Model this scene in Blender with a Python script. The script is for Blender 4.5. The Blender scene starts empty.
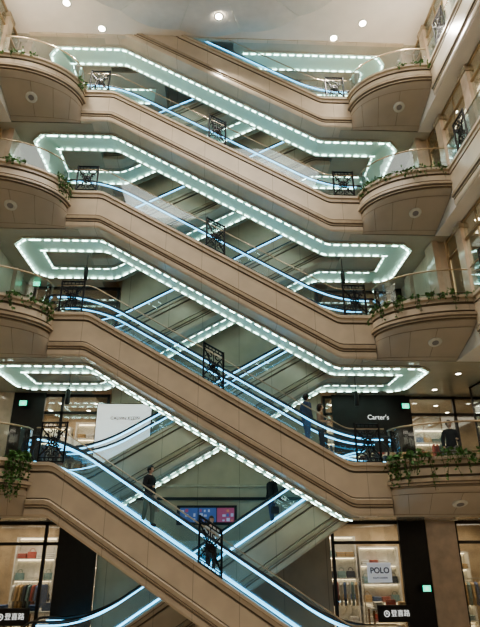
import bpy, math, random
from mathutils import Vector, Matrix
random.seed(7)
ZE=2.75
HF=4.5
F=[-.5,4.5,9.0,13.5,18.0,22.5]
COL=bpy.context.scene.collection
# ---------------------------------------------------------------- materials
def nodes(name):
    m=bpy.data.materials.new(name); m.use_nodes=True
    nt=m.node_tree; b=nt.nodes.get('Principled BSDF'); return m,nt,b
def mat(name,c,rough=.5,metal=0,var=.08,scale=6,emit=None,es=0):
    m,nt,b=nodes(name)
    n=nt.nodes.new('ShaderNodeTexNoise'); n.inputs['Scale'].default_value=scale
    tc=nt.nodes.new('ShaderNodeTexCoord'); nt.links.new(tc.outputs['Object'],n.inputs['Vector'])
    r=nt.nodes.new('ShaderNodeValToRGB')
    r.color_ramp.elements[0].position=.3; r.color_ramp.elements[1].position=.7
    r.color_ramp.elements[0].color=[max(0,x*(1-var)) for x in c]+[1]
    r.color_ramp.elements[1].color=[min(1,x*(1+var)) for x in c]+[1]
    nt.links.new(n.outputs['Fac'],r.inputs['Fac']); nt.links.new(r.outputs['Color'],b.inputs['Base Color'])
    b.inputs['Roughness'].default_value=rough; b.inputs['Metallic'].default_value=metal
    if emit: b.inputs['Emission Color'].default_value=list(emit)+[1]; b.inputs['Emission Strength'].default_value=es
    return m
def stone(name,c,step=1.2,axis='X',rough=.28,k=.6):
    m=mat(name,c,rough,0,.07,1.7); nt=m.node_tree; b=nt.nodes['Principled BSDF']
    g=nt.nodes.new('ShaderNodeNewGeometry'); s=nt.nodes.new('ShaderNodeSeparateXYZ'); nt.links.new(g.outputs['Position'],s.inputs[0])
    def M(op,a,v):
        x=nt.nodes.new('ShaderNodeMath'); x.operation=op; nt.links.new(a,x.inputs[0]); x.inputs[1].default_value=v; return x.outputs[0]
    q=M('DIVIDE',s.outputs[axis],step); q=M('ADD',q,100.37); q=M('FRACT',q,0); q=M('LESS_THAN',q,.018/step)
    q=M('MULTIPLY',q,k)
    mx=nt.nodes.new('ShaderNodeMix'); mx.data_type='RGBA'
    src=b.inputs['Base Color'].links[0].from_socket
    nt.links.new(q,mx.inputs[0]); nt.links.new(src,mx.inputs[6]); mx.inputs[7].default_value=(c[0]*.3,c[1]*.3,c[2]*.3,1)
    nt.links.new(mx.outputs[2],b.inputs['Base Color']); return m
def emis(name,c,s):
    m,nt,b=nodes(name); b.inputs['Base Color'].default_value=list(c)+[1]
    b.inputs['Emission Color'].default_value=list(c)+[1]; b.inputs['Emission Strength'].default_value=s; return m
def glass(name,tint,gl=.12,rough=.03,fr=.35):
    m=bpy.data.materials.new(name); m.use_nodes=True; nt=m.node_tree; nt.nodes.clear()
    o=nt.nodes.new('ShaderNodeOutputMaterial'); t=nt.nodes.new('ShaderNodeBsdfTransparent'); g=nt.nodes.new('ShaderNodeBsdfGlossy')
    t.inputs[0].default_value=list(tint)+[1]; g.inputs['Roughness'].default_value=rough; g.inputs['Color'].default_value=(.85,.95,1,1)
    mx=nt.nodes.new('ShaderNodeMixShader'); lw=nt.nodes.new('ShaderNodeLayerWeight'); lw.inputs[0].default_value=.2
    ad=nt.nodes.new('ShaderNodeMath'); ad.operation='MULTIPLY_ADD'; nt.links.new(lw.outputs['Fresnel'],ad.inputs[0]); ad.inputs[1].default_value=fr; ad.inputs[2].default_value=gl*.5; ad.use_clamp=True
    nt.links.new(ad.outputs[0],mx.inputs[0]); nt.links.new(t.outputs[0],mx.inputs[1]); nt.links.new(g.outputs[0],mx.inputs[2]); nt.links.new(mx.outputs[0],o.inputs[0]); return m
SC=(.60,.515,.40)
M_ST=stone('beige_stone',SC,1.2,'X',.25,.45); M_STB=stone('beige_stone_curve',SC,1.3,'X',.25,.25)
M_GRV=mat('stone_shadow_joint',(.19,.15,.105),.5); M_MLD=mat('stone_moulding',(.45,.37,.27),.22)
M_SOF=mat('soffit_paint',(.46,.43,.35),.14,0,.04,2); M_BOWL=mat('balcony_underside',(.45,.39,.31),.4,0,.05,1.5)
M_WALL=stone('wall_beige',(.46,.36,.25),1.5,'X'); M_WALLY=stone('wall_beige_side',(.55,.46,.35),1.1,'Y')
M_PIL=mat('pillar_stone',(.60,.48,.37),.15,0,.12,3)
M_CEIL=mat('ceiling_paint',(.74,.69,.62),.7,0,.03,2)
M_BLK=mat('black_iron',(.008,.008,.009),.45,.3); M_RUB=mat('black_rubber',(.02,.02,.022),.4)
M_DK=mat('dark_frame',(.03,.028,.026),.4,.3)
M_STEEL=mat('brushed_steel',(.55,.53,.49),.3,.9,.05,20); M_BRASS=mat('bronze_rail',(.45,.36,.25),.3,.8)
M_GL=glass('railing_glass',(.89,.94,.945),.15); M_SG=glass('shop_glass',(.80,.82,.80),.18)
M_BLUE=emis('blue_tube_light',(.16,.60,.95),4.4); M_COVE=emis('cove_inner_glow',(.52,.72,.62),.08); M_LAMP=emis('cove_lamp',(.74,1.0,.90),10)  # cove panel surface is given a faint mint glow of its own
M_DL=emis('downlight_lens',(1,.9,.75),24); M_WL=emis('warm_lightbox',(1,.95,.9),.5)
M_TRIMW=mat('white_trim',(.6,.6,.54),.4)
M_LEAF=mat('ivy_leaf',(.065,.17,.04),.5,0,.5,9); M_STEM=mat('ivy_stem',(.06,.05,.02),.7)
M_WOOD=mat('shelf_wood',(.33,.18,.08),.45,0,.2,12); M_GREY=mat('grey_metal',(.25,.25,.26),.4,.4)
M_SHW=mat('white_shelf',(.75,.73,.68),.4); M_LMPW=emis('warm_shelf_light',(1,.82,.55),6)
M_STRIP=emis('warm_fill_panel',(1,.86,.66),3.2)
M_GREEN=emis('exit_green',(.05,.75,.45),2.2); M_WHITE=emis('sign_white',(.9,.9,.88),.8); M_TXD=mat('dark_ink',(.006,.010,.05),.6); M_PLATE=emis('sign_plate',(.72,.75,.80),.30)
M_SHOPW=mat('shop_wall_warm',(.62,.48,.33),.7,0,.3,1.3)
def tile():
    m,nt,b=nodes('floor_tile'); br=nt.nodes.new('ShaderNodeTexBrick'); tc=nt.nodes.new('ShaderNodeNewGeometry')
    nt.links.new(tc.outputs['Position'],br.inputs['Vector']); br.inputs['Scale'].default_value=1.2; br.offset=0
    br.inputs['Color1'].default_value=(.50,.41,.31,1); br.inputs['Color2'].default_value=(.54,.45,.35,1); br.inputs['Mortar'].default_value=(.2,.16,.13,1); br.inputs['Mortar Size'].default_value=.01
    nt.links.new(br.outputs[0],b.inputs['Base Color']); b.inputs['Roughness'].default_value=.15; return m
M_FL=tile()
# ---------------------------------------------------------------- mesh builder
class MB:
    def __init__(s): s.v=[]; s.f=[]; s.m=[]; s.mats=[]; s.cur=0
    def use(s,m):
        if m not in s.mats: s.mats.append(m)
        s.cur=s.mats.index(m); return s
    def face(s,idx): s.f.append(tuple(idx)); s.m.append(s.cur)
    def box(s,x0,x1,y0,y1,z0,z1):
        x0,x1=sorted((x0,x1)); b=len(s.v)
        for z in (z0,z1):
            s.v+=[(x0,y0,z),(x1,y0,z),(x1,y1,z),(x0,y1,z)]
        for q in ((3,2,1,0),(4,5,6,7),(0,1,5,4),(1,2,6,5),(2,3,7,6),(3,0,4,7)): s.face([b+i for i in q])
        return s
    def sweep(s,path,prof,closed=False,segm=None):
        n=len(path); k=len(prof); b=len(s.v); base=s.cur
        for i,p in enumerate(path):
            a=path[max(0,i-1)]; c=path[min(n-1,i+1)]
            tx,ty=c[0]-a[0],c[1]-a[1]; l=math.hypot(tx,ty) or 1; nx,ny=ty/l,-tx/l
            for o,v in prof: s.v.append((p[0]+nx*o,p[1]+ny*o,p[2]+v))
        for j in range(k if closed else k-1):
            if segm and j in segm: s.use(segm[j])
            else: s.cur=base
            j2=(j+1)%k
            for i in range(n-1):
                s.face((b+i*k+j,b+i*k+j2,b+(i+1)*k+j2,b+(i+1)*k+j))
        s.cur=base
        if closed:
            s.face([b+j for j in range(k)]); s.face([b+(n-1)*k+j for j in range(k)][::-1])
        return s
    def tube(s,path,r,k=6,cyc=False):
        P=[Vector(p) for p in path]; n=len(P); b=len(s.v)
        for i,p in enumerate(P):
            if cyc: t=P[(i+1)%n]-P[i-1]
            else: t=P[min(n-1,i+1)]-P[max(0,i-1)]
            t.normalize(); up=Vector((0,1,0)) if abs(t.y)<.9 else Vector((0,0,1))
            a=t.cross(up).normalized(); c=t.cross(a)
            for j in range(k):
                w=2*math.pi*j/k; q=p+a*(r*math.cos(w))+c*(r*math.sin(w)); s.v.append(tuple(q))
        for i in range(n if cyc else n-1):
            i2=(i+1)%n
            for j in range(k): s.face((b+i*k+j,b+i*k+(j+1)%k,b+i2*k+(j+1)%k,b+i2*k+j))
        if not cyc:
            s.face([b+j for j in range(k)][::-1]); s.face([b+(n-1)*k+j for j in range(k)])
        return s
    def lathe(s,cx,cy,prof,k=24,sc=None,ex=1):
        b=len(s.v); m=len(prof)
        for j in range(k):
            w=2*math.pi*j/k; q=1 if sc is None else sc(w)
            for r,z in prof: s.v.append((cx+ex*r*q*math.cos(w),cy+r*q*math.sin(w),z))
        for j in range(k):
            for i in range(m-1): s.face((b+j*m+i,b+((j+1)%k)*m+i,b+((j+1)%k)*m+i+1,b+j*m+i+1))
        return s
    def build(s,name,parent=None,smooth=False,origin=None,**pr):
        me=bpy.data.meshes.new(name)
        o3=Vector(origin) if origin is not None else Vector((0,0,0))
        me.from_pydata([tuple(Vector(v)-o3) for v in s.v],[],s.f)
        for m in s.mats: me.materials.append(m)
        me.polygons.foreach_set('material_index',s.m)
        if smooth: me.polygons.foreach_set('use_smooth',[True]*len(s.f))
        me.update(); ob=bpy.data.objects.new(name,me); COL.objects.link(ob); ob.location=o3
        if parent is not None:
            ob.parent=parent; ob.location=o3-parent.location if parent.parent is None else o3
        for k2,v2 in pr.items(): ob[k2]=v2
        return ob
def empty(name,loc,**pr):
    e=bpy.data.objects.new(name,None); e.location=loc; e.empty_display_size=.2; COL.objects.link(e)
    for k,v in pr.items(): e[k]=v
    return e
def struct(mb,name,**k): 
    o=mb.build(name,**k); o['kind']='structure'; return o
def dup(root,loc,**pr):
    c=root.copy(); COL.objects.link(c); c.location=loc
    for k,v in pr.items(): c[k]=v
    for ch in root.children:
        d=ch.copy(); COL.objects.link(d); d.parent=c
    return c
# ---------------------------------------------------------------- camera
cam=bpy.data.cameras.new('camera'); co=bpy.data.objects.new('camera',cam); COL.objects.link(co)
cam.sensor_fit='VERTICAL'; cam.sensor_height=36; cam.lens=530/627*36; cam.clip_end=200
XC=.19; yaw=math.radians(2.3); th=math.radians(22.7)
R=Matrix.Rotation(-yaw,4,'Z')@Matrix.Rotation(math.pi/2+th,4,'X')@Matrix.Rotation(math.radians(-.2),4,'Z')
co.matrix_world=Matrix.Translation((XC,0,ZE))@R
bpy.context.scene.camera=co
# ---------------------------------------------------------------- escalators
def g(u,r):
    if u<-r: return 0
    if u>r: return u
    return (u+r)**2/(4*r)
ST=[4.4,3.9,3.9,3.9,3.9]; EN=[3.6,3.9,3.9,3.9,3.9]
def SL(i): return (F[i+1]-F[i])/(ST[i]+EN[i])
def zi(i,front,x,r=.35):
    d=1 if front else -1
    return F[i+1]-SL(i)*(g(d*x+ST[i],r)-g(d*x-EN[i],r))
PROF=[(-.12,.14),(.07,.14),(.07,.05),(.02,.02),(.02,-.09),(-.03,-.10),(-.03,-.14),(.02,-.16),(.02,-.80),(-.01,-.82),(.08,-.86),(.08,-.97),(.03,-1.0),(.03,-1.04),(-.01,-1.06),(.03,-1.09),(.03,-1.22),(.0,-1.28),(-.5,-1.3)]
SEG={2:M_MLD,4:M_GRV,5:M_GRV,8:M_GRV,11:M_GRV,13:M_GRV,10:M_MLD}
def xs(a,b,n): return [a+(b-a)*i/n for i in range(n+1)]
def path(y,i,front,r=.35,a=-5.0,b=5.0,dz=0,n=80):
    return [(x,y,zi(i,front,x,r)+dz) for x in xs(a,b,n)]
def ornate(x,y,z,slope=0,vert=False,w=.35,h=1.12):
    mb=MB().use(M_BLK)
    if slope: w,h=.30,1.2
    def P(u,v): 
        return (u,0,v+u*slope) if not vert else (0,u,v)
    def T(pts,r=.016,cyc=False): mb.tube([P(u,v) for u,v in pts],r*1.3,5,cyc)
    T([(-w,.04),(w,.04)],.022);T([(-w,h),(w,h)],.024);T([(-w,0),(-w,h+.03)],.026);T([(w,0),(w,h+.03)],.026)
    T([(-w,h-.11),(w,h-.11)],.014);T([(-w,.15),(w,.15)],.014)
    c=.5*h+.02
    T([(.12*math.cos(t),c+.12*math.sin(t)) for t in [i*math.pi/8 for i in range(16)]],.019,True)
    T([(.045*math.cos(t),c+.045*math.sin(t)) for t in [i*math.pi/4 for i in range(8)]],.026,True)
    for k in range(8):
        t=k*math.pi/4+math.pi/8; T([(.06*math.cos(t),c+.06*math.sin(t)),(.19*math.cos(t),c+.19*math.sin(t))],.014)
    for sx in (-1,1):
        for sy in (-1,1):
            T([(sx*.08,c+sy*.08),(sx*(w-.02),c+sy*(.36*h-.02))],.018)
            for (ax,ay,r0,dr) in ((.18,.16,.09,1),(.10,.32,.085,-1)):
                pts=[]
                for i in range(13):
                    t=i/12*1.7*math.pi; rr=r0*(1-.6*i/12)
                    pts.append((sx*(ax+rr*math.cos(t*dr)*.85),c+sy*(ay+rr*math.sin(t*dr))))
                T(pts,.014)
    T([(0,.15),(0,c-.11)],.013);T([(0,c+.11),(0,h-.11)],.013)
    for k in range(6):
        u=-w+ (k+.5)*2*w/6; T([(u,h-.11),(u,h)],.011); T([(u,.04),(u,.15)],.011)
    o=mb.build('wrought_iron_screen'); o.location=(x,y,z)
    o['category']='railing panel'; o['group']='wrought iron railing screens'
    o['label']='black wrought iron scrollwork screen on the sloping escalator guard' if slope else 'black wrought iron scrollwork screen in a glass landing railing'
    return o
BASE_O={}
def put_ornate(x,y,z,slope=0,vert=False):
    key=(round(slope,2),vert)
    if key not in BASE_O: BASE_O[key]=ornate(x,y,z,slope,vert)
    else:
        c=BASE_O[key].copy(); COL.objects.link(c); c.location=(x,y,z)
def lampdashes(mb,pts,L=.20,gap=.12,w=.018,h=.012):
    P=[Vector(p) for p in pts]; cum=[0]
    for i in range(1,len(P)): cum.append(cum[-1]+(P[i]-P[i-1]).length)
    def at(s):
        for i in range(1,len(P)):
            if s<=cum[i]:
                t=(s-cum[i-1])/(cum[i]-cum[i-1]+1e-9); return P[i-1].lerp(P[i],t)
        return P[-1]
    s=0
    while s+L<=cum[-1]:
        a=at(s); b=at(s+L); t=(b-a).normalized(); sd=t.cross(Vector((0,0,1))).normalized()*w; up=Vector((0,0,h)); k=len(mb.v)
        for q in (a,b):
            for e in (-sd-up,sd-up,sd+up,-sd+up): mb.v.append(tuple(q+e))
        for q in ((0,1,2,3),(7,6,5,4),(0,4,5,1),(1,5,6,2),(2,6,7,3),(3,7,4,0)): mb.face([k+i for i in q])
        s+=L+gap
CW=.88; LZ=-.07
def escalator(i,front):
    y0,y1=(15.35,17.0) if front else (17.5,19.4)
    yb=(15.78,16.72) if front else (17.95,18.95)
    lab=('escalator with beige stone cladding, clear glass sides and blue light tubes' if front else 'opposing escalator with beige cladding, glass sides and blue light tubes')
    e=empty('escalator',(0,(y0+y1)/2,F[i]),label=lab,category='escalator',group='crisscrossing atrium escalators')
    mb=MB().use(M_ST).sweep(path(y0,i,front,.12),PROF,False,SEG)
    mb.use(M_SOF).sweep(path(y0+.5,i,front,.12,-4.6,4.6,-1.3),[(0,0),(-(y1-y0-.5),0)])
    mb.use(M_ST).sweep(path(y1,i,front,.12,-4.6,4.6),[(.12,.14),(0,.14),(0,-1.3)])
    mb.use(M_STEEL).sweep(path(y0+.12,i,front,.12,-4.6,4.6,.13),[(0,0),(-(yb[0]-y0-.12),0)])
    mb.sweep(path(yb[1],i,front,.12,-4.6,4.6,.13),[(0,0),(-(y1-yb[1]),0)])
    mb.build('cladding',e)
    mb=MB().use(M_GREY); pr=None; x=-4.6
    while x<4.6:
        z=zi(i,front,x+.2)-.04; b=len(mb.v)
        mb.v+=[(x,yb[0]+.05,z),(x+.4,yb[0]+.05,z),(x+.4,yb[1]-.05,z),(x,yb[1]-.05,z)]; mb.face((b,b+1,b+2,b+3))
        if pr is not None: mb.face((pr,b,b+3,pr+1))
        pr=b+1; x+=.4
    mb.build('steps',e)
    for y,sg in ((yb[0],1),(yb[1],-1)):
        MB().use(M_STEEL).sweep(path(y,i,front,.5,-5,5),[(-.05,-.1),(-.05,.13),(.05,.13),(.05,-.1)],True).build('skirt',e)
        MB().use(M_GL).sweep(path(y,i,front,.5,-5.1,5.1),[(0,.12),(0,.88)]).build('glass_balustrade',e)
        hp=path(y,i,front,1.0,-5.15,5.15,.93,90)
        def end(px,sx):
            zc=px[2]-.33; return [(px[0]+sx*.33*math.sin(t),y,zc+.33*math.cos(t)) for t in [math.pi*k/8 for k in range(1,9)]]
        hp=end(hp[0],-1)[::-1]+hp+end(hp[-1],1)
        MB().use(M_RUB).tube(hp,.035,7).build('handrail',e,True)
        tb=path(y,i,front,.8,-5.05,5.05,.20)
        MB().use(M_BLUE).tube([(p[0],p[1]-.07,p[2]) for p in tb],.018,6).build('light_tube',e,True)
        tb=path(y,i,front,1.0,-5.05,5.05,.84)
        MB().use(M_BLUE).tube([(p[0],p[1]-.035,p[2]) for p in tb],.021,6).build('light_tube',e,True)
    if front:
        MB().use(M_GL).sweep(path(15.42,i,front,.2,-5.0,5.0),[(0,.14),(0,1.08)]).build('guard_glass',e)
        MB().use(M_BRASS).tube(path(15.42,i,front,.2,-5.0,5.0,1.10),.020,6).build('guard_rail',e,True)
    if i==0: return
    ya,ybb=(16.0,16.0+CW) if front else (19.0,19.0-CW)
    cz=-1.315; a,b=-6.2,6.2
    if i==1:
        if front: b=4.2
        else: a=-4.2
    pa=[(x,min(ya,ybb),zi(i,front,x,.12)+cz) for x in xs(a,b,80)]
    mb=MB().use(M_TRIMW).sweep(pa,[(.05,0),(.05,-.06),(.0,-.06),(0,-.0)],False)
    mb.sweep([(p[0],max(ya,ybb),p[2]) for p in pa],[(0,0),(0,-.06),(-.05,-.06),(-.05,0)],False)
    cv=mb.build('cove_light',e,label='pale green cove light channel under escalator')
    MB().use(M_COVE).sweep(pa,[(0,-.012),(-abs(ya-ybb),-.012)]).build('cove_panel',cv)
    s1=1 if front else -1
    mb=MB().use(M_LAMP); lampdashes(mb,[(p[0],ya+s1*.06,p[2]+LZ) for p in pa]); mb.build('lamp_strip',cv)
    mb=MB().use(M_LAMP); lampdashes(mb,[(p[0],ybb-s1*.06,p[2]+LZ+.02) for p in pa],w=.012,h=.010); mb.build('edge_light',cv)
    cv.location=-e.location
    for ch in cv.children: ch.location=(0,0,0)
for i in range(5):
    escalator(i,True); escalator(i,False)
    if i<4: put_ornate(-4.5,15.42,F[i+1]+.12)
    if i>0: put_ornate(4.5,15.42,F[i]+.12)
    if i<4: put_ornate(0,15.42,zi(i,True,0)+.10,-SL(i))
# ---------------------------------------------------------------- landing coves (U ends)
for lv in range(2,6):
    for s in (-1,1):
        z=F[lv]-1.315; c=CW
        st=6.2; sf=6.2
        if lv==5:
            if s>0: st=1.0
            else: sf=3.0
        out=[(st,16),(6.6,16),(7,16.4),(7,18.6),(6.6,19),(sf,19)]; inn=[(st,16+c),(7-c-.12,16+c),(7-c,16+c+.1),(7-c,19-c-.1),(7-c-.12,19-c),(sf-.2,19-c)]
        cv=empty('cove_light',(s*6.6,17.5,z),label='pale green cove light loop recessed under the landing ceiling',category='ceiling light',group='landing cove lights')
        mb=MB().use(M_COVE)
        for o,n in zip(out,inn): mb.v+=[(s*o[0],o[1],z-.012),(s*n[0],n[1],z-.012)]
        for k in range(5): mb.face((2*k,2*k+1,2*k+3,2*k+2))
        mb.build('cove_panel',cv)
        mb=MB().use(M_LAMP); ins=[(s*(x-(.06 if x>6.5 else 0)),y+(.06 if y<17 else -.06),z+LZ) for x,y in out]
        lampdashes(mb,ins); mb.build('lamp_strip',cv)
        mb=MB().use(M_LAMP); lampdashes(mb,[(s*(x+(.05 if x>5.95 else 0)),y+(-.05 if y<17.4 else .05),z+LZ+.02) for x,y in inn],w=.012,h=.010); mb.build('edge_light',cv)
        mb=MB().use(M_TRIMW)
        mb.tube([(s*(x+.02),y,z-.02) for x,y in out],.035,4); mb.tube([(s*x,y,z-.02) for x,y in inn],.022,4); mb.build('channel_lip',cv)
struct(MB().use(M_SOF).box(.6,4.6,15.5,17.4,21.2,22.4),'ceiling')
struct(MB().use(M_SOF).box(-4.6,-2.4,17.3,20.0,21.2,22.4),'ceiling')
# ---------------------------------------------------------------- slabs, balconies
def ell(s,z,n=18,a=2.5,b=1.65):
    p=[(s*(7.5-a*math.cos(math.pi/2*k/n)),15.35-b*math.sin(math.pi/2*k/n),z) for k in range(n+1)]
    return p if s>0 else p[::-1]
RIM=[(-.12,.14),(.10,.14),(.10,.06),(.03,.03),(.03,-.06),(-.03,-.08),(-.03,-.12),(.03,-.14),(.03,-.32),(-.02,-.34),(-.02,-.37),(.10,-.40),(.10,-.48),(.03,-.51),(.03,-.55),(-.03,-.57),(-.03,-.62)]
RSEG={2:M_MLD,4:M_GRV,5:M_GRV,8:M_GRV,9:M_GRV,11:M_MLD,12:M_GRV,14:M_GRV,15:M_MLD}
for lv in range(0,6):
    for s in (-1,1):
        z=F[lv]
        if lv>0:
            mb=MB().use(M_SOF); mb.box(s*4.6,s*13,15.47,24,z-1.3,z-.03)
            mb.use(M_CEIL).box(s*7.52,s*13,3,15.47,z-1.3,z-.03)
            mb.use(M_FL).box(s*4.6,s*13,15.47,24,z-.03,z); mb.box(s*7.52,s*13,3,15.47,z-.03,z)
            struct(mb,'floor')
            mb=MB().use(M_ST); pth=[(7.5,13.7,z),(7.5,8,z),(7.5,3,z)] if s>0 else [(-7.5,3,z),(-7.5,8,z),(-7.5,13.7,z)]
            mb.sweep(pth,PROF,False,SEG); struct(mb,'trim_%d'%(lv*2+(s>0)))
        if 0<lv<5:
            e=empty('balcony',(s*6.3,15,z-.6),label='curved beige stone balcony corner with moulded rim and panelled underside',category='balcony',group='curved corner balconies')
            c=ell(s,z)
            MB().use(M_STB).sweep(c,RIM,False,RSEG).build('rim',e)
            mb=MB().use(M_BOWL); n=len(c); NR=6
            inner=[(s*(5.0+.5*2.5*(1-math.cos(math.pi/2*k/(n-1)))+.5*2.5*k/(n-1)),15.42) for k in range(n)]
            if s<0: inner=inner[::-1]
            def sp_(k,t):
                p=c[k];q=inner[k]; return (p[0]*(1-t)+q[0]*t,p[1]*(1-t)+q[1]*t,z-.62-.68*(t**.75))
            for rr in range(NR):
                for k in range(n): mb.v.append(sp_(k,rr/(NR-1)))
            for rr in range(NR-1):
                for k in range(n-1): mb.face((rr*n+k,rr*n+k+1,(rr+1)*n+k+1,(rr+1)*n+k))
            mb.use(M_GRV)
            for k in (5,9,13): mb.tube([tuple(Vector(sp_(k,.12+t*.76/6))-Vector((0,0,.002))) for t in range(7)],.005,4)
            for t in (.12,.88): mb.tube([tuple(Vector(sp_(k,t))-Vector((0,0,.002))) for k in range(n)],.006,4)
            mb.build('soffit',e,True)
            mb=MB().use(M_FL); mb.v=[(p[0],p[1],z) for p in c]+[(s*7.5,15.47,z),(s*5,15.47,z)] if s>0 else [(p[0],p[1],z) for p in c]+[(-5,15.47,z),(-7.5,15.47,z)]
            mb.face(list(range(len(mb.v)))); mb.build('deck',e)
            sp=MB().use(M_TRIMW).lathe(0,0,[(0,-.03),(.15,-.03),(.20,-.01),(.20,.03)],20); sp.use(M_GREY).lathe(0,0,[(0,-.035),(.10,-.035),(.10,-.03)],16)
            so=sp.build('ceiling_speaker',e,label='round white ceiling speaker'); so.location=(s*.25,-.45,-.40); so.rotation_euler=(math.radians(-24),0,0)
            r=empty('glass_railing',(s*6.3,15,z),label='curved clear glass railing with bronze top rail on balcony rim',category='railing',group='balcony glass railings')
            c2=ell(s,z,18,2.42,1.57)
            MB().use(M_GL).sweep(c2,[(0,.14),(0,1.0)]).build('glass_panel',r)
            MB().use(M_BRASS).tube([(p[0],p[1],p[2]+1.03) for p in c2],.024,6).build('top_rail',r,True)
            r=empty('glass_railing',(s*7.55,10.8,z),label='straight clear glass railing along the side gallery edge',category='railing',group='side gallery glass railings')
            MB().use(M_GL).box(s*7.55,s*7.57,8,13.65,z+.14,z+1.0).build('glass_panel',r)
            MB().use(M_BRASS).tube([(s*7.56,8,z+1.03),(s*7.56,13.65,z+1.03)],.024,6).build('top_rail',r,True)
            put_ornate(s*7.5,12.6,z+.10,0,True)
mb=MB().use(M_FL).box(-13,13,3,24,F[0]-.2,F[0]); struct(mb,'floor')
# ceiling
mb=MB().use(M_CEIL).box(-7.5,7.5,2,15.35,21.15,21.35); mb.use(M_ST).box(-7.5,7.5,15.35,15.5,21.1,22.6); struct(mb,'ceiling')
mb=MB().use(M_SOF).box(-13,13,15.5,24,25.5,25.7); struct(mb,'ceiling')
M_CAN=mat('canopy_fabric',(.66,.63,.59),.8,0,.04,3)
CX,CY,CEX=-.35,11.1,1.4
mb=MB().use(M_CAN)
NG=14
def scal(w): return 1+.025*abs(math.sin(NG/2*w))
prof=[(.0,19.7),(1.0,20.05),(2.0,20.38),(3.0,20.7),(3.85,20.92),(3.9,21.15)]
k0=len(mb.v); KK=196
for j in range(KK):
    w=2*math.pi*j/KK; q=scal(w); sag=abs(math.sin(NG/2*w))
    for r,z in prof: mb.v.append((CX+CEX*r*q*math.cos(w),CY+r*q*math.sin(w),z-(.07*sag*(r/3.65) if z<21.1 else 0)))
m_=len(prof)
for j in range(KK):
    for i in range(m_-1): mb.face((k0+j*m_+i,k0+((j+1)%KK)*m_+i,k0+((j+1)%KK)*m_+i+1,k0+j*m_+i+1))
rs=mb.build('ceiling_canopy',smooth=True,label='large pale grey tented canopy with faint folds under the atrium ceiling',category='ceiling canopy')
for k in range(NG):
    w=math.pi*2*k/NG
    MB().use(M_TRIMW).tube([(CX+CEX*r*math.cos(w),CY+r*math.sin(w),zz-.008) for r,zz in prof[:5]],.012,4).build('rib',rs)
# ---------------------------------------------------------------- walls
def wall(x0,x1,y0,y1,z0,z1,name,m=M_WALL): return struct(MB().use(m).box(x0,x1,y0,y1,z0,z1),name)
wall(-3.9,4.1,20.0,20.3,F[0],25.5,'wall_back')
wall(-13,13,24,24.2,F[0],25.5,'wall_back',M_SHOPW)
wall(-13.2,-13,3,24,F[0],25.5,'wall_left',M_SHOPW); wall(13,13.2,3,24,F[0],25.5,'wall_right',M_SHOPW)
tn=20
for z in (4.4,8.9,13.4,17.9,3.95):
    tn+=1; struct(MB().use(M_DK if z<4 else M_MLD).box(-3.9,4.1,19.93,20.0,z-.05,z+.05),'trim_%d'%tn)
wn=0
def CH(lv): return F[lv+1]-1.3
def shopfront(axis,s,lv,a,b,pos,step=1.5,pier=False):
    global wn
    z=F[lv]; H=CH(lv)-z; wn+=1
    FM=M_BRASS if pier else M_DK
    fr=MB().use(FM); gl=MB().use(M_SG)
    n=max(1,int(abs(b-a)/step)); 
    for k in range(n+1):
        u=a+(b-a)*k/n
        if axis=='x': fr.box(u-.05,u+.05,pos-.05,pos+.05,z,z+H)
        else:
            if pier and k%2==1:
                fr.use(M_PIL).box(pos-.12,pos+.12,u-.2,u+.2,z,z+H); fr.use(M_MLD).box(pos-.16,pos+.16,u-.24,u+.24,z+H-.25,z+H-.1); fr.use(FM)
            else: fr.box(pos-.025,pos+.025,u-.025,u+.025,z,z+H)
    for zz in (z+.06,z+H-.7,z+H-.05):
        if axis=='x': fr.box(a,b,pos-.05,pos+.05,zz-.05,zz+.05)
        else: fr.box(pos-.04,pos+.04,a,b,zz-.03,zz+.03)
    if axis=='x': gl.box(a,b,pos-.01,pos+.01,z+.1,z+H-.1)
    else: gl.box(pos-.01,pos+.01,a,b,z+.1,z+H-.1)
    fo=struct(fr,'window_%d'%wn); gl.build('glass_pane',fo)
for lv in range(0,3):
    shopfront('x',1,lv,4.2,7.4,20.0,1.6 if lv else 2.4)
    shopfront('x',-1,lv,-7.4,-4.0,20.0,1.7)
    shopfront('x',1,lv,8.6 if lv!=1 else 7.5,12.8,20.0); shopfront('x',-1,lv,-12.8,-8.6,20.0)
    for s in (-1,1):
        if not (s>0 and lv==1): wall(s*7.45,s*8.5,19.7,20.3,F[lv],CH(lv),'wall_back',M_PIL if (s>0 and lv==0) or s<0 else M_DK)
wall(6.5,7.45,19.75,19.9,F[0],CH(0),'wall_back',M_DK); wall(-5.2,-3.9,19.75,19.9,F[0],CH(0),'wall_back',M_DK)
wall(-7.45,-6.3,19.75,19.9,F[1],CH(1),'wall_back',M_DK)
for lv in range(0,5):
    for s in (-1,1):
        sd='wall_'+('right' if s>0 else 'left')
        shopfront('y',s,lv,5,15.8 if lv>1 else 18.5,s*(8.05 if lv>1 else 9.3),1.0 if lv>1 else 1.75,lv>1)
        if lv<2: wall(s*8.6,s*9.2,8.6,9.3,F[lv],CH(lv),sd,M_PIL)
        if lv>=2:
            wall(s*7.7,s*8.0,15.9,20,F[lv],CH(lv),sd,M_WALLY)
            wall(s*7.52,s*7.72,15.8,16.5,F[lv],CH(lv),sd,M_PIL); wall(s*7.55,s*7.72,18.3,18.9,F[lv],CH(lv),sd,M_PIL)
            for xx in (8.9,10.3,11.7):
                MB().use(M_STRIP).box(s*(xx-.10),s*(xx+.10),8,15.2,CH(lv)-.05,CH(lv)-.01).build('shop_fill_panel',label='long warm glowing panel added to brighten the side shop',category='ceiling light',group='added shop fill panels')  # glowing strips added to brighten the dark shop interiors
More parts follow.
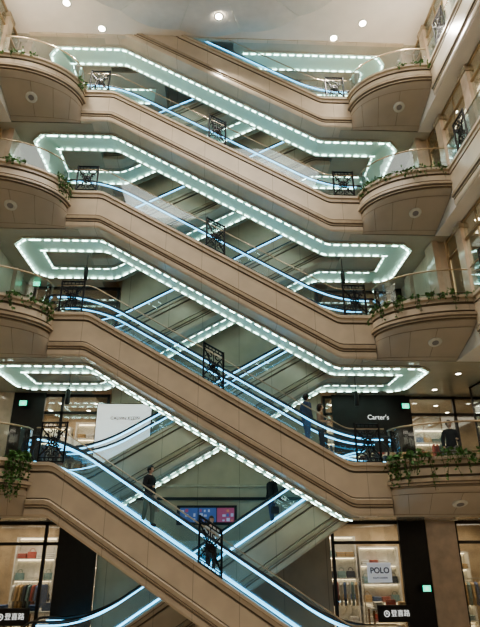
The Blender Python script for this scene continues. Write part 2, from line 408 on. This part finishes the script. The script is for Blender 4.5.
for lv in range(3,5):
    for s in (-1,1): wall(s*4.2,s*13,20,20.2,F[lv],CH(lv),'wall_back')
# ---------------------------------------------------------------- downlights
dl=empty('downlight',(0,0,0),label='small round recessed ceiling downlight',category='ceiling light',group='recessed ceiling downlights')
d1=MB().use(M_TRIMW).lathe(0,0,[(.085,-.012),(.12,-.012),(.125,0)],16).build('trim_ring',dl)
d2=MB().use(M_DL).lathe(0,0,[(0,-.008),(.085,-.008)],16).build('lens',dl)
spots=[(-5.7,14.05,21.15),(-4.6,15.1,21.15),(-.0,13.9,20.50),(5.6,14.5,21.15),(4.6,15.2,21.15),(6.9,13.0,21.15),(-7.0,12.6,21.15)]
NS=len(spots)
for lv in range(0,5):
    for s in (-1,1):
        for yy in (9.6,10.8,12.0,13.2,14.4,16.8,18.9):
            for xx in ((8.5,9.6) if lv>1 else (8.15,10.4)): 
                if lv>=2 and yy>15.7: continue
                if lv<2 and yy in (9.6,12.0): continue
                spots.append((s*xx,yy,CH(lv)))
        if lv<2:
            for xx in (4.8,6.2,7.6,9.2): spots.append((s*xx,21.5,CH(lv))); 
            for xx in (5.4,7.0,10.2): spots.append((s*xx,22.8,CH(lv)))
dl.location=spots[0]; dl.scale=(1.5,1.5,1)
for k,p in enumerate(spots[1:]):
    c=dup(dl,p); c.scale=(1.5,1.5,1) if k<NS-1 else (1,1,1)
# ---------------------------------------------------------------- lights
def area(loc,sx,sy,pw,c=(1,.85,.68),rot=(0,0,0)):
    l=bpy.data.lights.new('area_light','AREA'); l.shape='RECTANGLE'; l.size=sx; l.size_y=sy; l.energy=pw; l.color=c
    o=bpy.data.objects.new('area_light',l); o.location=loc; o.rotation_euler=rot; COL.objects.link(o); return o
for lv in range(0,5):
    for s in (-1,1):
        if lv<2: area((s*8.1,11,CH(lv)-.05),.9,7,50); area((s*10.6,12,CH(lv)-.05),3,9,180)
        else: area((s*10.4,12,CH(lv)-.08),3,8,230)
        if lv<3: area((s*7.5,22,CH(lv)-.05),6,2.8,(160,160,110)[lv])
for p in spots[:NS]:
    l=bpy.data.lights.new('spot_light','SPOT'); l.energy=900; l.spot_size=math.radians(110); l.spot_blend=.6; l.shadow_soft_size=.12; l.color=(1,.93,.83)
    o=bpy.data.objects.new('spot_light',l); o.location=(p[0],p[1],p[2]-.05); COL.objects.link(o)
area((0,8,19.4),10,6,800,(1,.94,.86))  # broad fill added over the atrium, no fixture modelled
for s in (-1,1): area((s*7.3,9.5,F[4]+.3),.5,7,300,(1,.93,.84),(math.pi,0,0))  # upward fill added along the gallery edges to brighten the ceiling
w=bpy.data.worlds.new('world'); bpy.context.scene.world=w; w.use_nodes=True
bg=w.node_tree.nodes['Background']; bg.inputs[0].default_value=(1,.93,.86,1); bg.inputs[1].default_value=.14
try: bpy.context.scene.view_settings.look='AgX - Medium High Contrast'
except Exception: pass
# ---------------------------------------------------------------- ivy
def ivy(x0,pts,n,drop,label):
    mb=MB(); P=[Vector(p) for p in pts]; o=P[len(P)//2].copy()
    out=Vector((-.35*(1 if P[0].x>0 else -1),-1,0)).normalized()
    def leaf(c,sz):
        a=Vector((random.gauss(0,1),random.gauss(0,1),random.gauss(0,.6))).normalized(); bb=a.cross(Vector((random.random(),-1,random.gauss(0,.8)))).normalized(); nn=a.cross(bb)
        mb.use(M_LEAF); q=len(mb.v)
        mb.v+=[tuple(c-a*sz),tuple(c-a*sz*.2+bb*sz*.8),tuple(c+a*sz*1.3),tuple(c-a*sz*.2-bb*sz*.8),tuple(c+nn*sz*.2)]
        mb.face((q,q+1,q+4));mb.face((q+1,q+2,q+4));mb.face((q+2,q+3,q+4));mb.face((q+3,q,q+4))
    def at(t):
        i=int(t); return P[i].lerp(P[min(i+1,len(P)-1)],t-i)
    for k in range(int(n*.5)):
        t=random.random()*(len(P)-1); 
        if math.sin(t*1.3+x0*3)+.5*math.sin(t*2.9+x0)<-.35: continue
        leaf(at(t)+out*random.uniform(-.12,.16)+Vector((random.gauss(0,.04),0,random.uniform(.0,.12+.16*abs(math.sin(t*.9))))),random.uniform(.03,.075))
    ns=max(5,int(n/20))
    for k in range(ns):
        t=random.random()*(len(P)-1); p=at(t); L=drop*(random.random()**2.0*1.0+.12)*(.3+.7*abs(math.sin(t*.7+x0))); wob=random.gauss(0,.12)
        st=[p+Vector((0,0,.15)),p+out*.13+Vector((0,0,.12)),p+out*.18+Vector((wob*.5,0,-L*.5)),p+out*.16+Vector((wob,0,-L))]
        mb.use(M_STEM).tube([tuple(q) for q in st],.006,4)
        m=max(3,int(L/.06))
        for j in range(m):
            u=(j+.5)/m*2; i=1+int(u); leaf(st[i].lerp(st[min(3,i+1)],u-int(u))+Vector((random.gauss(0,.03),random.gauss(0,.03),0)),random.uniform(.03,.06))
    mb.use(M_STEM).tube([tuple(p+Vector((0,0,.16))) for p in P],.012,4)
    mb.build('trailing_ivy',origin=o,label=label,category='plant',group='trailing ivy on balcony rims')
def seg(s,z,a,b):
    c=ell(1,z,36); c=[(s*p[0],p[1]-.0,p[2]+.08) for p in c]; return c[int(a*36):int(b*36)+1]
for lv,(la,lb,ln,ld) in {4:(.0,.25,240,.6),3:(.0,.35,330,.7),2:(.05,.6,400,.55),1:(.10,.34,560,1.15)}.items():
    ivy(lv*1.1+1.5,seg(-1,F[lv],la,lb),ln,ld,'green ivy spilling over the rim beside the escalator landing')
ivy(2.2,seg(-1,F[4],.72,.98),200,.25,'small clump of green ivy on the rim by the side wall')
ivy(.2,seg(-1,F[3],.62,.95),200,.25,'small clump of green ivy on the rim by the side wall')
for lv,(la,lb,ln,ld) in {4:(.7,1.,200,.25),3:(.0,1.,650,.5),2:(.0,1.,740,.5),1:(.02,1.,1150,.95)}.items():
    ivy(lv*.7+.8,seg(1,F[lv],la,lb),ln,ld,'long mass of green ivy trailing along a curved balcony rim' if lv<4 else 'small clump of green ivy on the rim by the side wall')
# ---------------------------------------------------------------- pendants
pe=empty('pendant_speaker',(-4.65,17.2,F[3]-1.3),label='dark cylindrical pendant hanging on a rod below the landing ceiling',category='speaker',group='hanging pendants')
x,y,z=pe.location
MB().use(M_DK).tube([(x,y,z),(x,y,z-.55)],.012,6).build('rod',pe)
MB().use(M_DK).lathe(x,y,[(0,z-.5),(.05,z-.52),(.075,z-.56),(.075,z-.98),(.06,z-1.02),(0,z-1.0)],16).build('housing',pe,True)
for p in ((4.65,17.2,F[3]-1.3),(-4.75,17.2,F[2]-1.3),(4.75,17.2,F[2]-1.3)): dup(pe,p)
# ---------------------------------------------------------------- text & signs
def text(s,size,loc,m,parent,name='lettering',ext=.006,shear=0,off=0):
    cu=bpy.data.curves.new('t','FONT'); cu.body=s; cu.size=size; cu.extrude=ext; cu.align_x='CENTER'; cu.align_y='CENTER'; cu.shear=shear; cu.offset=off
    t=bpy.data.objects.new('t',cu); COL.objects.link(t); bpy.context.view_layer.update()
    me=bpy.data.meshes.new_from_object(t.evaluated_get(bpy.context.evaluated_depsgraph_get())); bpy.data.objects.remove(t)
    me.materials.clear(); me.materials.append(m); o=bpy.data.objects.new(name,me); COL.objects.link(o); o.rotation_euler=(math.pi/2,0,0)
    o.parent=parent; o.location=Vector(loc)-parent.location; return o
def sign(x0,x1,y,z0,z1,m,label,txts=(),edge=M_DK,cat='sign'):
    e=empty('shop_sign',((x0+x1)/2,y,(z0+z1)/2),label=label,category=cat)
    MB().use(edge).box(x0-.03,x1+.03,y,y+.06,z0-.03,z1+.03).build('frame',e)
    MB().use(m).box(x0,x1,y-.02,y,z0,z1).build('panel',e)
    for t in txts: text(t[0],t[1],((x0+x1)/2+t[2],y-.03,(z0+z1)/2+t[3]),t[4],e,shear=t[5] if len(t)>5 else 0,off=t[6] if len(t)>6 else 0)
    return e
sign(4.5,7.3,19.8,5.6,7.68,M_DK,'tall black shop fascia panel with small white lettering',[("Carter's",.25,.30,.20,M_WHITE,0,0)])
sign(-4.35,-2.35,19.85,5.2,7.3,M_WL,'large white illuminated panel with small grey lettering',[("CALVIN KLEIN",.17,.05,.52,M_DK)])
sign(5.3,6.05,19.7,1.30,1.84,M_PLATE,'pale shop sign with dark navy lettering',[("POLO",.25,0,.06,M_TXD,0,.004),("RALPH LAUREN",.07,0,-.16,M_TXD)],M_PLATE)
def cjk(x0,w=1.1):
    e=sign(x0,x0+w,19.6,.15,.58,M_DK,'low black sign board with white characters and round emblem',[("登喜路",.21,.15,0,M_WHITE)])
    cx=x0+.25; mb=MB().use(M_WHITE).tube([(cx+.085*math.cos(t),19.57,.365+.085*math.sin(t)) for t in [math.pi*k/8 for k in range(16)]],.014,5,True)
    mb.tube([(cx-.04,19.57,.34),(cx,19.57,.41),(cx+.04,19.57,.34)],.012,5); mb.build('emblem',e)
cjk(5.5); cjk(-6.95)
def exitsign(x,y,z):
    e=empty('exit_sign',(x,y,z),label='small glowing green emergency exit sign with running figure',category='exit sign')
    MB().use(M_DK).box(x-.15,x+.15,y,y+.05,z-.11,z+.11).build('housing',e); MB().use(M_GREEN).box(x-.13,x+.13,y-.015,y,z-.09,z+.09).build('panel',e)
    mb=MB().use(M_WHITE); T=lambda p,r=.008: mb.tube([(x+a,y-.022,z+b) for a,b in p],r,5)
    T([(0,.03),(-.01,-.02)],.012);T([(-.01,-.02),(.03,-.04),(.03,-.08)]);T([(-.01,-.02),(-.03,-.05),(-.06,-.05)]);T([(0,.03),(.04,.01)]);T([(0,.03),(-.04,.0)])
    T([(.0,.05),(.012,.062)],.014); mb.build('pictogram',e)
exitsign(7.2,19.5,7.22); exitsign(7.15,19.5,1.1); exitsign(-7.0,19.5,7.25); exitsign(-7.2,19.5,12.1)
e=empty('display_board',(-.2,19.85,3.3),label='wide dark-framed wall display with dim blue and red pictures',category='display screen')
MB().use(M_DK).box(-1.25,.85,19.84,19.93,3.08,3.72).build('frame',e)
SB=emis('screen_blue',(.05,.09,.24),.5); SP=emis('screen_pale',(.34,.36,.50),.35); SR=emis('screen_red',(.26,.06,.12),.5); SO=emis('screen_orange',(.40,.18,.10),.35)
rnd=random.Random(3)
for nm,xa,xb,base in (('blue_screen',-1.14,-.52,SB),('centre_screen',-.49,.13,SB),('red_screen',.16,.76,SR)):
    mb=MB().use(base).box(xa,xb,19.82,19.84,3.17,3.64)
    for r_ in range(3):
        for c_ in range(4):
            if rnd.random()<.7:
                x0=xa+.04+c_*.145; z0=3.20+r_*.15
                mb.use(rnd.choice([SP,SP,SO,SR,SB])).box(x0,x0+rnd.uniform(.06,.12),19.812,19.82,z0,z0+rnd.uniform(.05,.11))
    mb.build(nm,e)
mb=MB().use(M_PIL).box(-1.5,1.3,19.4,19.9,F[0],2.5); mb.use(M_ST).box(-1.56,1.36,19.36,19.9,2.5,2.58); mb.box(-1.56,1.36,19.36,19.9,F[0],F[0]+.12)
mb.use(M_DK).box(-1.0,.8,19.38,19.4,1.3,2.2)
mb.build('wall_cabinet',label='beige stone kiosk cabinet with dark inset below a display',category='cabinet')
# ---------------------------------------------------------------- shop goods
cols=[(.45,.12,.1),(.1,.16,.32),(.7,.66,.58),(.05,.05,.06),(.55,.38,.2),(.78,.76,.73),(.2,.3,.3)]
GM=[mat('fabric_%s'%n,c,.8,0,.15,14) for n,c in zip('abcdefg',cols)]
def proto(fn,name,label,cat,grp):
    L=[]
    for m in GM:
        mb=MB().use(m); fn(mb); o=mb.build(name,label=label,category=cat,group=grp); L.append([o,False])
    return L
def f_fold(mb):
    for k in range(3):
        z0=k*.06; mb.sweep([(-.16,0,z0),(.16,0,z0)],[(.12,.01),(.13,.03),(.12,.05),(-.12,.055),(-.14,.03),(-.12,.005)],True)
def f_bag(mb):
    mb.sweep([(-.16,0,0),(.16,0,0)],[(.07,0),(.08,.1),(.05,.24),(-.05,.24),(-.08,.1),(-.07,0)],True)
    mb.tube([(.10*math.cos(t),0,.24+.13*math.sin(t)) for t in [math.pi*k/8 for k in range(9)]],.011,5)
def f_shirt(mb):
    o=[(-.10,0),(-.24,-.06),(-.30,-.5),(-.22,-.52),(-.18,-.2),(-.19,-.75),(.19,-.75),(.18,-.2),(.22,-.52),(.30,-.5),(.24,-.06),(.10,0),(0,-.05)]
    n=len(o); b=len(mb.v)
    for y in (-.04,.04): mb.v+=[(u,y,v) for u,v in o]
    mb.face([b+k for k in range(n)][::-1]); mb.face([b+n+k for k in range(n)])
    for k in range(n): mb.face((b+k,b+(k+1)%n,b+n+(k+1)%n,b+n+k))
    mb.use(M_STEEL).tube([(-.1,0,0),(0,0,.05),(.1,0,0)],.008,4); mb.tube([(0,0,.05),(0,0,.12),(.02,0,.14)],.006,4)
fold=proto(f_fold,'folded_clothes','small stack of folded clothing on display','clothes','folded clothing on display')
bags=proto(f_bag,'handbag','structured handbag standing on a display shelf','bag','handbags on display')
shirts=proto(f_shirt,'hanging_shirt','shirt hanging from a clothes rail','clothes','shirts on clothes rails')
def putp(L,p,rz=0):
    f=random.choice(L)
    if not f[1]: f[0].location=p; f[0].rotation_euler=(0,0,rz); f[1]=True
    else:
        c=f[0].copy(); COL.objects.link(c); c.location=p; c.rotation_euler=(0,0,rz)
def shelf(x,y,z,w=1.6,h=2.6,m=M_SHW):
    e=empty('display_shelf',(x,y,z),label='bright shop display shelving with handbags and folded goods',category='shelf',group='shop display shelves')
    MB().use(m).box(x-w/2,x-w/2+.05,y,y+.4,z,z+h).box(x+w/2-.05,x+w/2,y,y+.4,z,z+h).box(x-w/2,x+w/2,y+.38,y+.42,z,z+h).build('frame',e)
    for k in range(5):
        zz=z+.1+k*(h-.15)/4
        MB().use(m).box(x-w/2+.05,x+w/2-.05,y,y+.38,zz,zz+.04).build('shelf_board',e)
        MB().use(M_LMPW).box(x-w/2+.06,x+w/2-.06,y+.30,y+.34,zz-.03,zz-.005).build('shelf_light',e)
        if k<4:
            for j in range(4):
                if random.random()<.85: putp(bags if random.random()<.5 else fold,(x-w/2+.25+j*(w-.5)/3,y+.18,zz+.04))
def table(x,y,z,w=1.5,hh=.9):
    e=empty('display_table',(x,y,z),label='low pale display table with folded clothes',category='table',group='shop display tables')
    MB().use(M_SHW).box(x-w/2,x+w/2,y-.4,y+.4,z+hh-.06,z+hh).build('table_top',e)
    for a in (-1,1):
        for b in (-1,1): MB().use(M_WOOD).box(x+a*(w/2-.06)-.03,x+a*(w/2-.06)+.03,y+b*.34-.03,y+b*.34+.03,z,z+hh-.06).build('leg',e)
    for j in range(3): putp(fold if j!=1 else bags,(x-w/2+.3+j*(w-.6)/2,y-.1,z+hh))
def rack(x,y,z,w=1.3):
    e=empty('clothes_rail',(x,y,z),label='steel clothes rail with hanging shirts',category='clothes rack',group='shop clothes rails')
    mb=MB().use(M_STEEL).tube([(x-w/2,y,z),(x-w/2,y,z+1.75),(x+w/2,y,z+1.75),(x+w/2,y,z)],.02,6); mb.tube([(x-w/2,y-.25,z+.02),(x-w/2,y+.25,z+.02)],.02,6); mb.tube([(x+w/2,y-.25,z+.02),(x+w/2,y+.25,z+.02)],.02,6)
    mb.build('frame',e)
    for j in range(8): putp(shirts,(x-w/2+.15+j*(w-.3)/7,y,z+1.62),math.radians(75))
for lv in (0,1):
    for x,h in ((-7.0,3.2 if lv==0 else 2.6),(-5.2,2.8),(5.0,3.2 if lv==0 else 2.6),(6.7,2.8),(9.6,2.6),(-9.6,2.6)): shelf(x,23.3,F[lv]+.0,1.6,h)
    rack(5.0,21.9,F[lv]); rack(-6.6,21.9,F[lv]); rack(9.4,21.6,F[lv])
    table(6.3,21.0,F[lv]); table(-5.6,20.9,F[lv]); table(-7.6,21.0,F[lv])
for s in (-1,1):
    for lv in (1,2,3,4):
        rack(s*10.4,17.3 if lv<2 else 14.2,F[lv]); 
for L in (fold,bags,shirts):
    for f in L:
        if not f[1]: bpy.data.objects.remove(f[0])
# ---------------------------------------------------------------- people
def skinmesh(V,E,Rr,roots,sub=1):
    me=bpy.data.meshes.new('s'); me.from_pydata(V,E,[]); ob=bpy.data.objects.new('s',me); COL.objects.link(ob)
    ob.modifiers.new('k','SKIN'); sd=ob.modifiers.new('d','SUBSURF'); sd.levels=sub; sd.render_levels=sub
    for i,sv in enumerate(me.skin_vertices[0].data): sv.radius=Rr[i]; sv.use_root=(i in roots)
    bpy.context.view_layer.update()
    r=bpy.data.meshes.new_from_object(ob.evaluated_get(bpy.context.evaluated_depsgraph_get())); bpy.data.objects.remove(ob); return r
def person(loc,head,jac,trou,hairc,label,arms=('down','down'),long=False,h=1.7,bag=None,stride=0):
    J={'pel':(0,0,.95),'spi':(0,.0,1.10),'che':(0,0,1.28),'nb':(0,.01,1.42),'ne':(0,-.0,1.50)}
    Rd={'pel':(.15,.105),'spi':(.125,.09),'che':(.155,.105),'nb':(.085,.065),'ne':(.05,.05)}
    E=[('pel','spi'),('spi','che'),('che','nb'),('nb','ne')]
    for s,n in ((-1,'r'),(1,'l')):
        J['sh'+n]=(s*.175,.0,1.375); Rd['sh'+n]=(.06,.06)
        mode=arms[0 if s<0 else 1]
        if mode=='down': J['el'+n]=(s*.235,.03,1.10); J['wr'+n]=(s*.245,-.04,.87)
        elif mode=='rail': J['el'+n]=(s*.30,-.02,1.12); J['wr'+n]=(s*.40,-.20,1.02)
        else: J['el'+n]=(s*.235,.01,1.10); J['wr'+n]=(s*.13,-.25,1.10)
        Rd['el'+n]=(.045,.045); Rd['wr'+n]=(.028,.028)
        d=(Vector(J['wr'+n])-Vector(J['el'+n])).normalized(); J['pa'+n]=tuple(Vector(J['wr'+n])+d*.07); Rd['pa'+n]=(.03,.03)
        J['hi'+n]=(s*.09,0,.88); J['kn'+n]=(s*.10,-.03-stride*s*.12,.49); J['an'+n]=(s*.10,.02-stride*s*.2,.09); J['to'+n]=(s*.115,-.13-stride*s*.2,.035)
        Rd['hi'+n]=(.085,.09); Rd['kn'+n]=(.055,.058); Rd['an'+n]=(.038,.042); Rd['to'+n]=(.038,.028)
        E+=[('che','sh'+n),('sh'+n,'el'+n),('el'+n,'wr'+n),('wr'+n,'pa'+n),('pel','hi'+n),('hi'+n,'kn'+n),('kn'+n,'an'+n),('an'+n,'to'+n)]
    names=list(J); idx={n:i for i,n in enumerate(names)}
    V=[J[n] for n in names]; Rr=[Rd[n] for n in names]; EE=[(idx[a],idx[b]) for a,b in E]; roots={0}
    for s,n in ((-1,'r'),(1,'l')):
        pa=Vector(J['pa'+n]); d=(pa-Vector(J['wr'+n])).normalized(); wv=Vector((0,-1,0)); wv=(wv-d*wv.dot(d)).normalized() if abs(d.y)<.9 else Vector((1,0,0))
        cu=Vector((-s,0,0)) if abs(d.y)<.6 else Vector((0,0,-1))
        for k,L in enumerate((.075,.085,.08,.062)):
            b=len(V); st=pa+wv*((1.5-k)*.019)-d*.01; roots.add(b)
            V+=[tuple(st),tuple(st+d*L*.55+cu*.004),tuple(st+d*L*.9+cu*.022)]; Rr+=[(.0095,.0095),(.009,.009),(.007,.007)]; EE+=[(b,b+1),(b+1,b+2)]
        b=len(V); st=pa-d*.04+wv*.022; roots.add(b); V+=[tuple(st),tuple(st+wv*.025+d*.025),tuple(st+wv*.03+d*.055)]; Rr+=[(.011,.011),(.010,.010),(.008,.008)]; EE+=[(b,b+1),(b+1,b+2)]
    me=skinmesh(V,EE,Rr,roots,2)
    vs=[tuple(v.co) for v in me.vertices]; fs=[tuple(p.vertices) for p in me.polygons]
    hc=Vector((0,-.015,1.605)); nu,nv=20,16; hv=[]
    def hp(a,t):
        x=math.sin(t)*math.sin(a)*.078; y=-math.sin(t)*math.cos(a)*.098; z=math.cos(t)*.118
        if z<0: x*=1+z*1.9; 
        if z<-.03 and y>0: y*=1+z*3
        fr=max(0,math.cos(a))
        if fr>.93 and -.045<z<.025: y-=.020*(1-abs(z+.02)/.05)
        if fr>.85 and .0<z<.035 and abs(x)>.012: y+=.008
        if fr>.9 and -.065<z<-.055: y+=.004
        return Vector((x,y,z))
    for j in range(nv+1):
        for i in range(nu): hv.append(hp(2*math.pi*i/nu,math.pi*j/nv)+hc)
    b=len(vs); vs+=[tuple(v) for v in hv]
    mi=[0]*len(fs)
    for j in range(nv):
        for i in range(nu): fs.append((b+j*nu+i,b+j*nu+(i+1)%nu,b+(j+1)*nu+(i+1)%nu,b+(j+1)*nu+i)); mi.append(0)
    def blob(c,r,m):
        b=len(vs)
        for j in range(7):
            for i in range(8):
                t=math.pi*j/6;a=2*math.pi*i/8; vs.append((c[0]+r[0]*math.sin(t)*math.cos(a),c[1]+r[1]*math.sin(t)*math.sin(a),c[2]+r[2]*math.cos(t)))
        for j in range(6):
            for i in range(8): fs.append((b+j*8+i,b+j*8+(i+1)%8,b+(j+1)*8+(i+1)%8,b+(j+1)*8+i)); mi.append(m)
    for s in (-1,1):
        blob((s*.079,.0,1.60),(.010,.02,.03),0); blob((s*.03,-.096,1.622),(.012,.008,.007),1)
    blob((0,-.100,1.545),(.022,.008,.006),2)
    bm=bpy.data.meshes.new('person'); bm.from_pydata(vs,[],fs)
    bm.materials.append(M_SKIN); bm.materials.append(M_EYE); bm.materials.append(M_LIP)
    bm.polygons.foreach_set('material_index',mi); bm.polygons.foreach_set('use_smooth',[True]*len(fs)); bm.update()
    ob=bpy.data.objects.new('person',bm); COL.objects.link(ob); ob['label']=label; ob['category']='person'
    segs=[(a,b,Vector(J[a]),Vector(J[b])) for a,b in E]
    def near(c):
        best=None;bd=9
        for a,b2,p,q in segs:
            t=max(0,min(1,(c-p).dot(q-p)/(q-p).length_squared)); dd=(p+(q-p)*t-c).length
            if dd<bd: bd=dd;best=(a,b2,t)
        return best
    grp={'jacket':[], 'trousers':[], 'shoe':[]}
    for p in me.polygons:
        a,b2,t=near(p.center)
        if b2[:2]=='to' : grp['shoe'].append(p)
        elif b2[:2] in('kn','an') or (b2[:2]=='hi') or (a=='pel' and p.center.z<.93):
            grp['shoe' if (b2[:2]=='an' and t>.93) else 'trousers'].append(p)
        elif b2[:2]=='pa' or (b2=='ne' and t>.3) : pass
        elif b2[:2]=='wr' and t>.93: pass
        else: grp['jacket'].append(p)
        if b2[:2]=='hi' or (a=='pel' and p.center.z>.84 and p.center.z<.96): grp['jacket'].append(p)
    for gname,(mm,inf) in {'jacket':(jac,.022),'trousers':(trou,.014),'shoe':(M_BLK,.012)}.items():
        used={};v2=[];f2=[]
        for p in grp[gname]:
            q=[]
            for vi in p.vertices:
                if vi not in used: used[vi]=len(v2); v=me.vertices[vi]; v2.append(tuple(v.co+v.normal*inf))
                q.append(used[vi])
            f2.append(q)
        m2=bpy.data.meshes.new(gname); m2.from_pydata(v2,[],f2); m2.materials.append(mm); m2.polygons.foreach_set('use_smooth',[True]*len(f2))
        c=bpy.data.objects.new(gname,m2); COL.objects.link(c); c.parent=ob
    v2=[];f2=[]
    for j in range(nv+1):
        for i in range(nu):
            a=2*math.pi*i/nu;t=math.pi*j/nv; p=hp(a,t); n=p.normalized()
            q=p+n*.016
            if long and math.cos(a)<.3 and p.z<-.02: q=Vector((p.x*1.25+math.sin(a)*.01,max(p.y,.03)+.02,p.z*1.9))
            v2.append(tuple(q+hc))
    for j in range(nv):
        for i in range(nu):
            a=2*math.pi*(i+.5)/nu; z=math.cos(math.pi*(j+.5)/nv)*.118
            lim=.05 if math.cos(a)>.5 else (-.03 if math.cos(a)>-.1 else -.075)
            if long and math.cos(a)<.3: lim=-.13
            if z>lim: f2.append((j*nu+i,j*nu+(i+1)%nu,(j+1)*nu+(i+1)%nu,(j+1)*nu+i))
    m2=bpy.data.meshes.new('hair'); m2.from_pydata(v2,[],f2); m2.materials.append(hairc); m2.polygons.foreach_set('use_smooth',[True]*len(f2))
    c=bpy.data.objects.new('hair',m2); COL.objects.link(c); c.parent=ob
    sc=h/1.725; ob.scale=(sc,)*3; ob.rotation_euler=(0,0,head); ob.location=loc
    if bag:
        mb=MB().use(bag); mb.sweep([(-.12,0,0),(.12,0,0)],[(.05,0),(.06,.1),(.045,.22),(-.045,.22),(-.06,.1),(-.05,0)],True)
        b=empty('handbag',(0,0,0),label='small dark bag held at the side',category='bag')
        mb.build('body',b); MB().use(bag).tube([(.09*math.cos(t),0,.22+.16*math.sin(t)) for t in [math.pi*k/8 for k in range(9)]],.009,5).build('handle',b)
        Rz=Matrix.Rotation(head,4,'Z'); off=Rz@Vector((.245*sc,-.06*sc,.42*sc)); b.location=Vector(loc)+off; b.rotation_euler=(0,0,head+math.pi/2)
    return ob
M_SKIN=mat('skin',(.70,.47,.35),.5,0,.06,8); M_EYE=mat('eye_dark',(.02,.015,.012),.3); M_LIP=mat('lip',(.45,.2,.17),.5)
C_DK=mat('cloth_black',(.025,.025,.03),.85); C_NV=mat('cloth_navy',(.05,.07,.13),.85); C_GY=mat('cloth_grey',(.28,.26,.25),.85); C_BR=mat('cloth_brown',(.36,.23,.15),.85)
C_OL=mat('cloth_olive',(.16,.15,.09),.85); C_WH=mat('cloth_offwhite',(.62,.58,.54),.85); C_JN=mat('cloth_denim',(.08,.12,.20),.85)
H_BK=mat('hair_black',(.012,.01,.009),.4); H_BR=mat('hair_brown',(.05,.028,.016),.4)
def onesc(i,front,x): 
    k=math.floor((x+4.6)/.4); return zi(i,front,-4.6+k*.4+.2)-.035
person((-1.8,16.15,onesc(0,True,-1.8)),math.radians(60),C_DK,C_OL,H_BK,'person in a dark jacket and olive trousers riding the lower escalator',('hold','down'),bag=C_BR,h=1.68,stride=.5)
person((.0,16.3,onesc(0,True,.0)),math.radians(15),C_WH,C_DK,H_BK,'person in an off-white top partly behind the iron screen',('hold','down'),h=1.55)
person((2.85,16.05,onesc(1,True,2.85)),math.radians(115),C_NV,C_JN,H_BK,'person in navy jacket and jeans riding the escalator down',('down','rail'),stride=.4)
person((3.3,16.2,onesc(1,True,3.3)),math.radians(70),C_BR,C_DK,H_BR,'person in a brown coat standing one step ahead on the escalator',('hold','down'),long=True,h=1.65)
person((7.9,17.6,F[1]),math.radians(-10),C_DK,C_GY,H_BK,'person in black top and grey trousers on the upper floor',('down','hold'),h=1.8,stride=.3)
person((1.95,18.3,onesc(0,False,1.95)),math.radians(-60),C_DK,C_NV,H_BK,'person in black riding the opposing escalator',bag=C_DK,stride=.4)
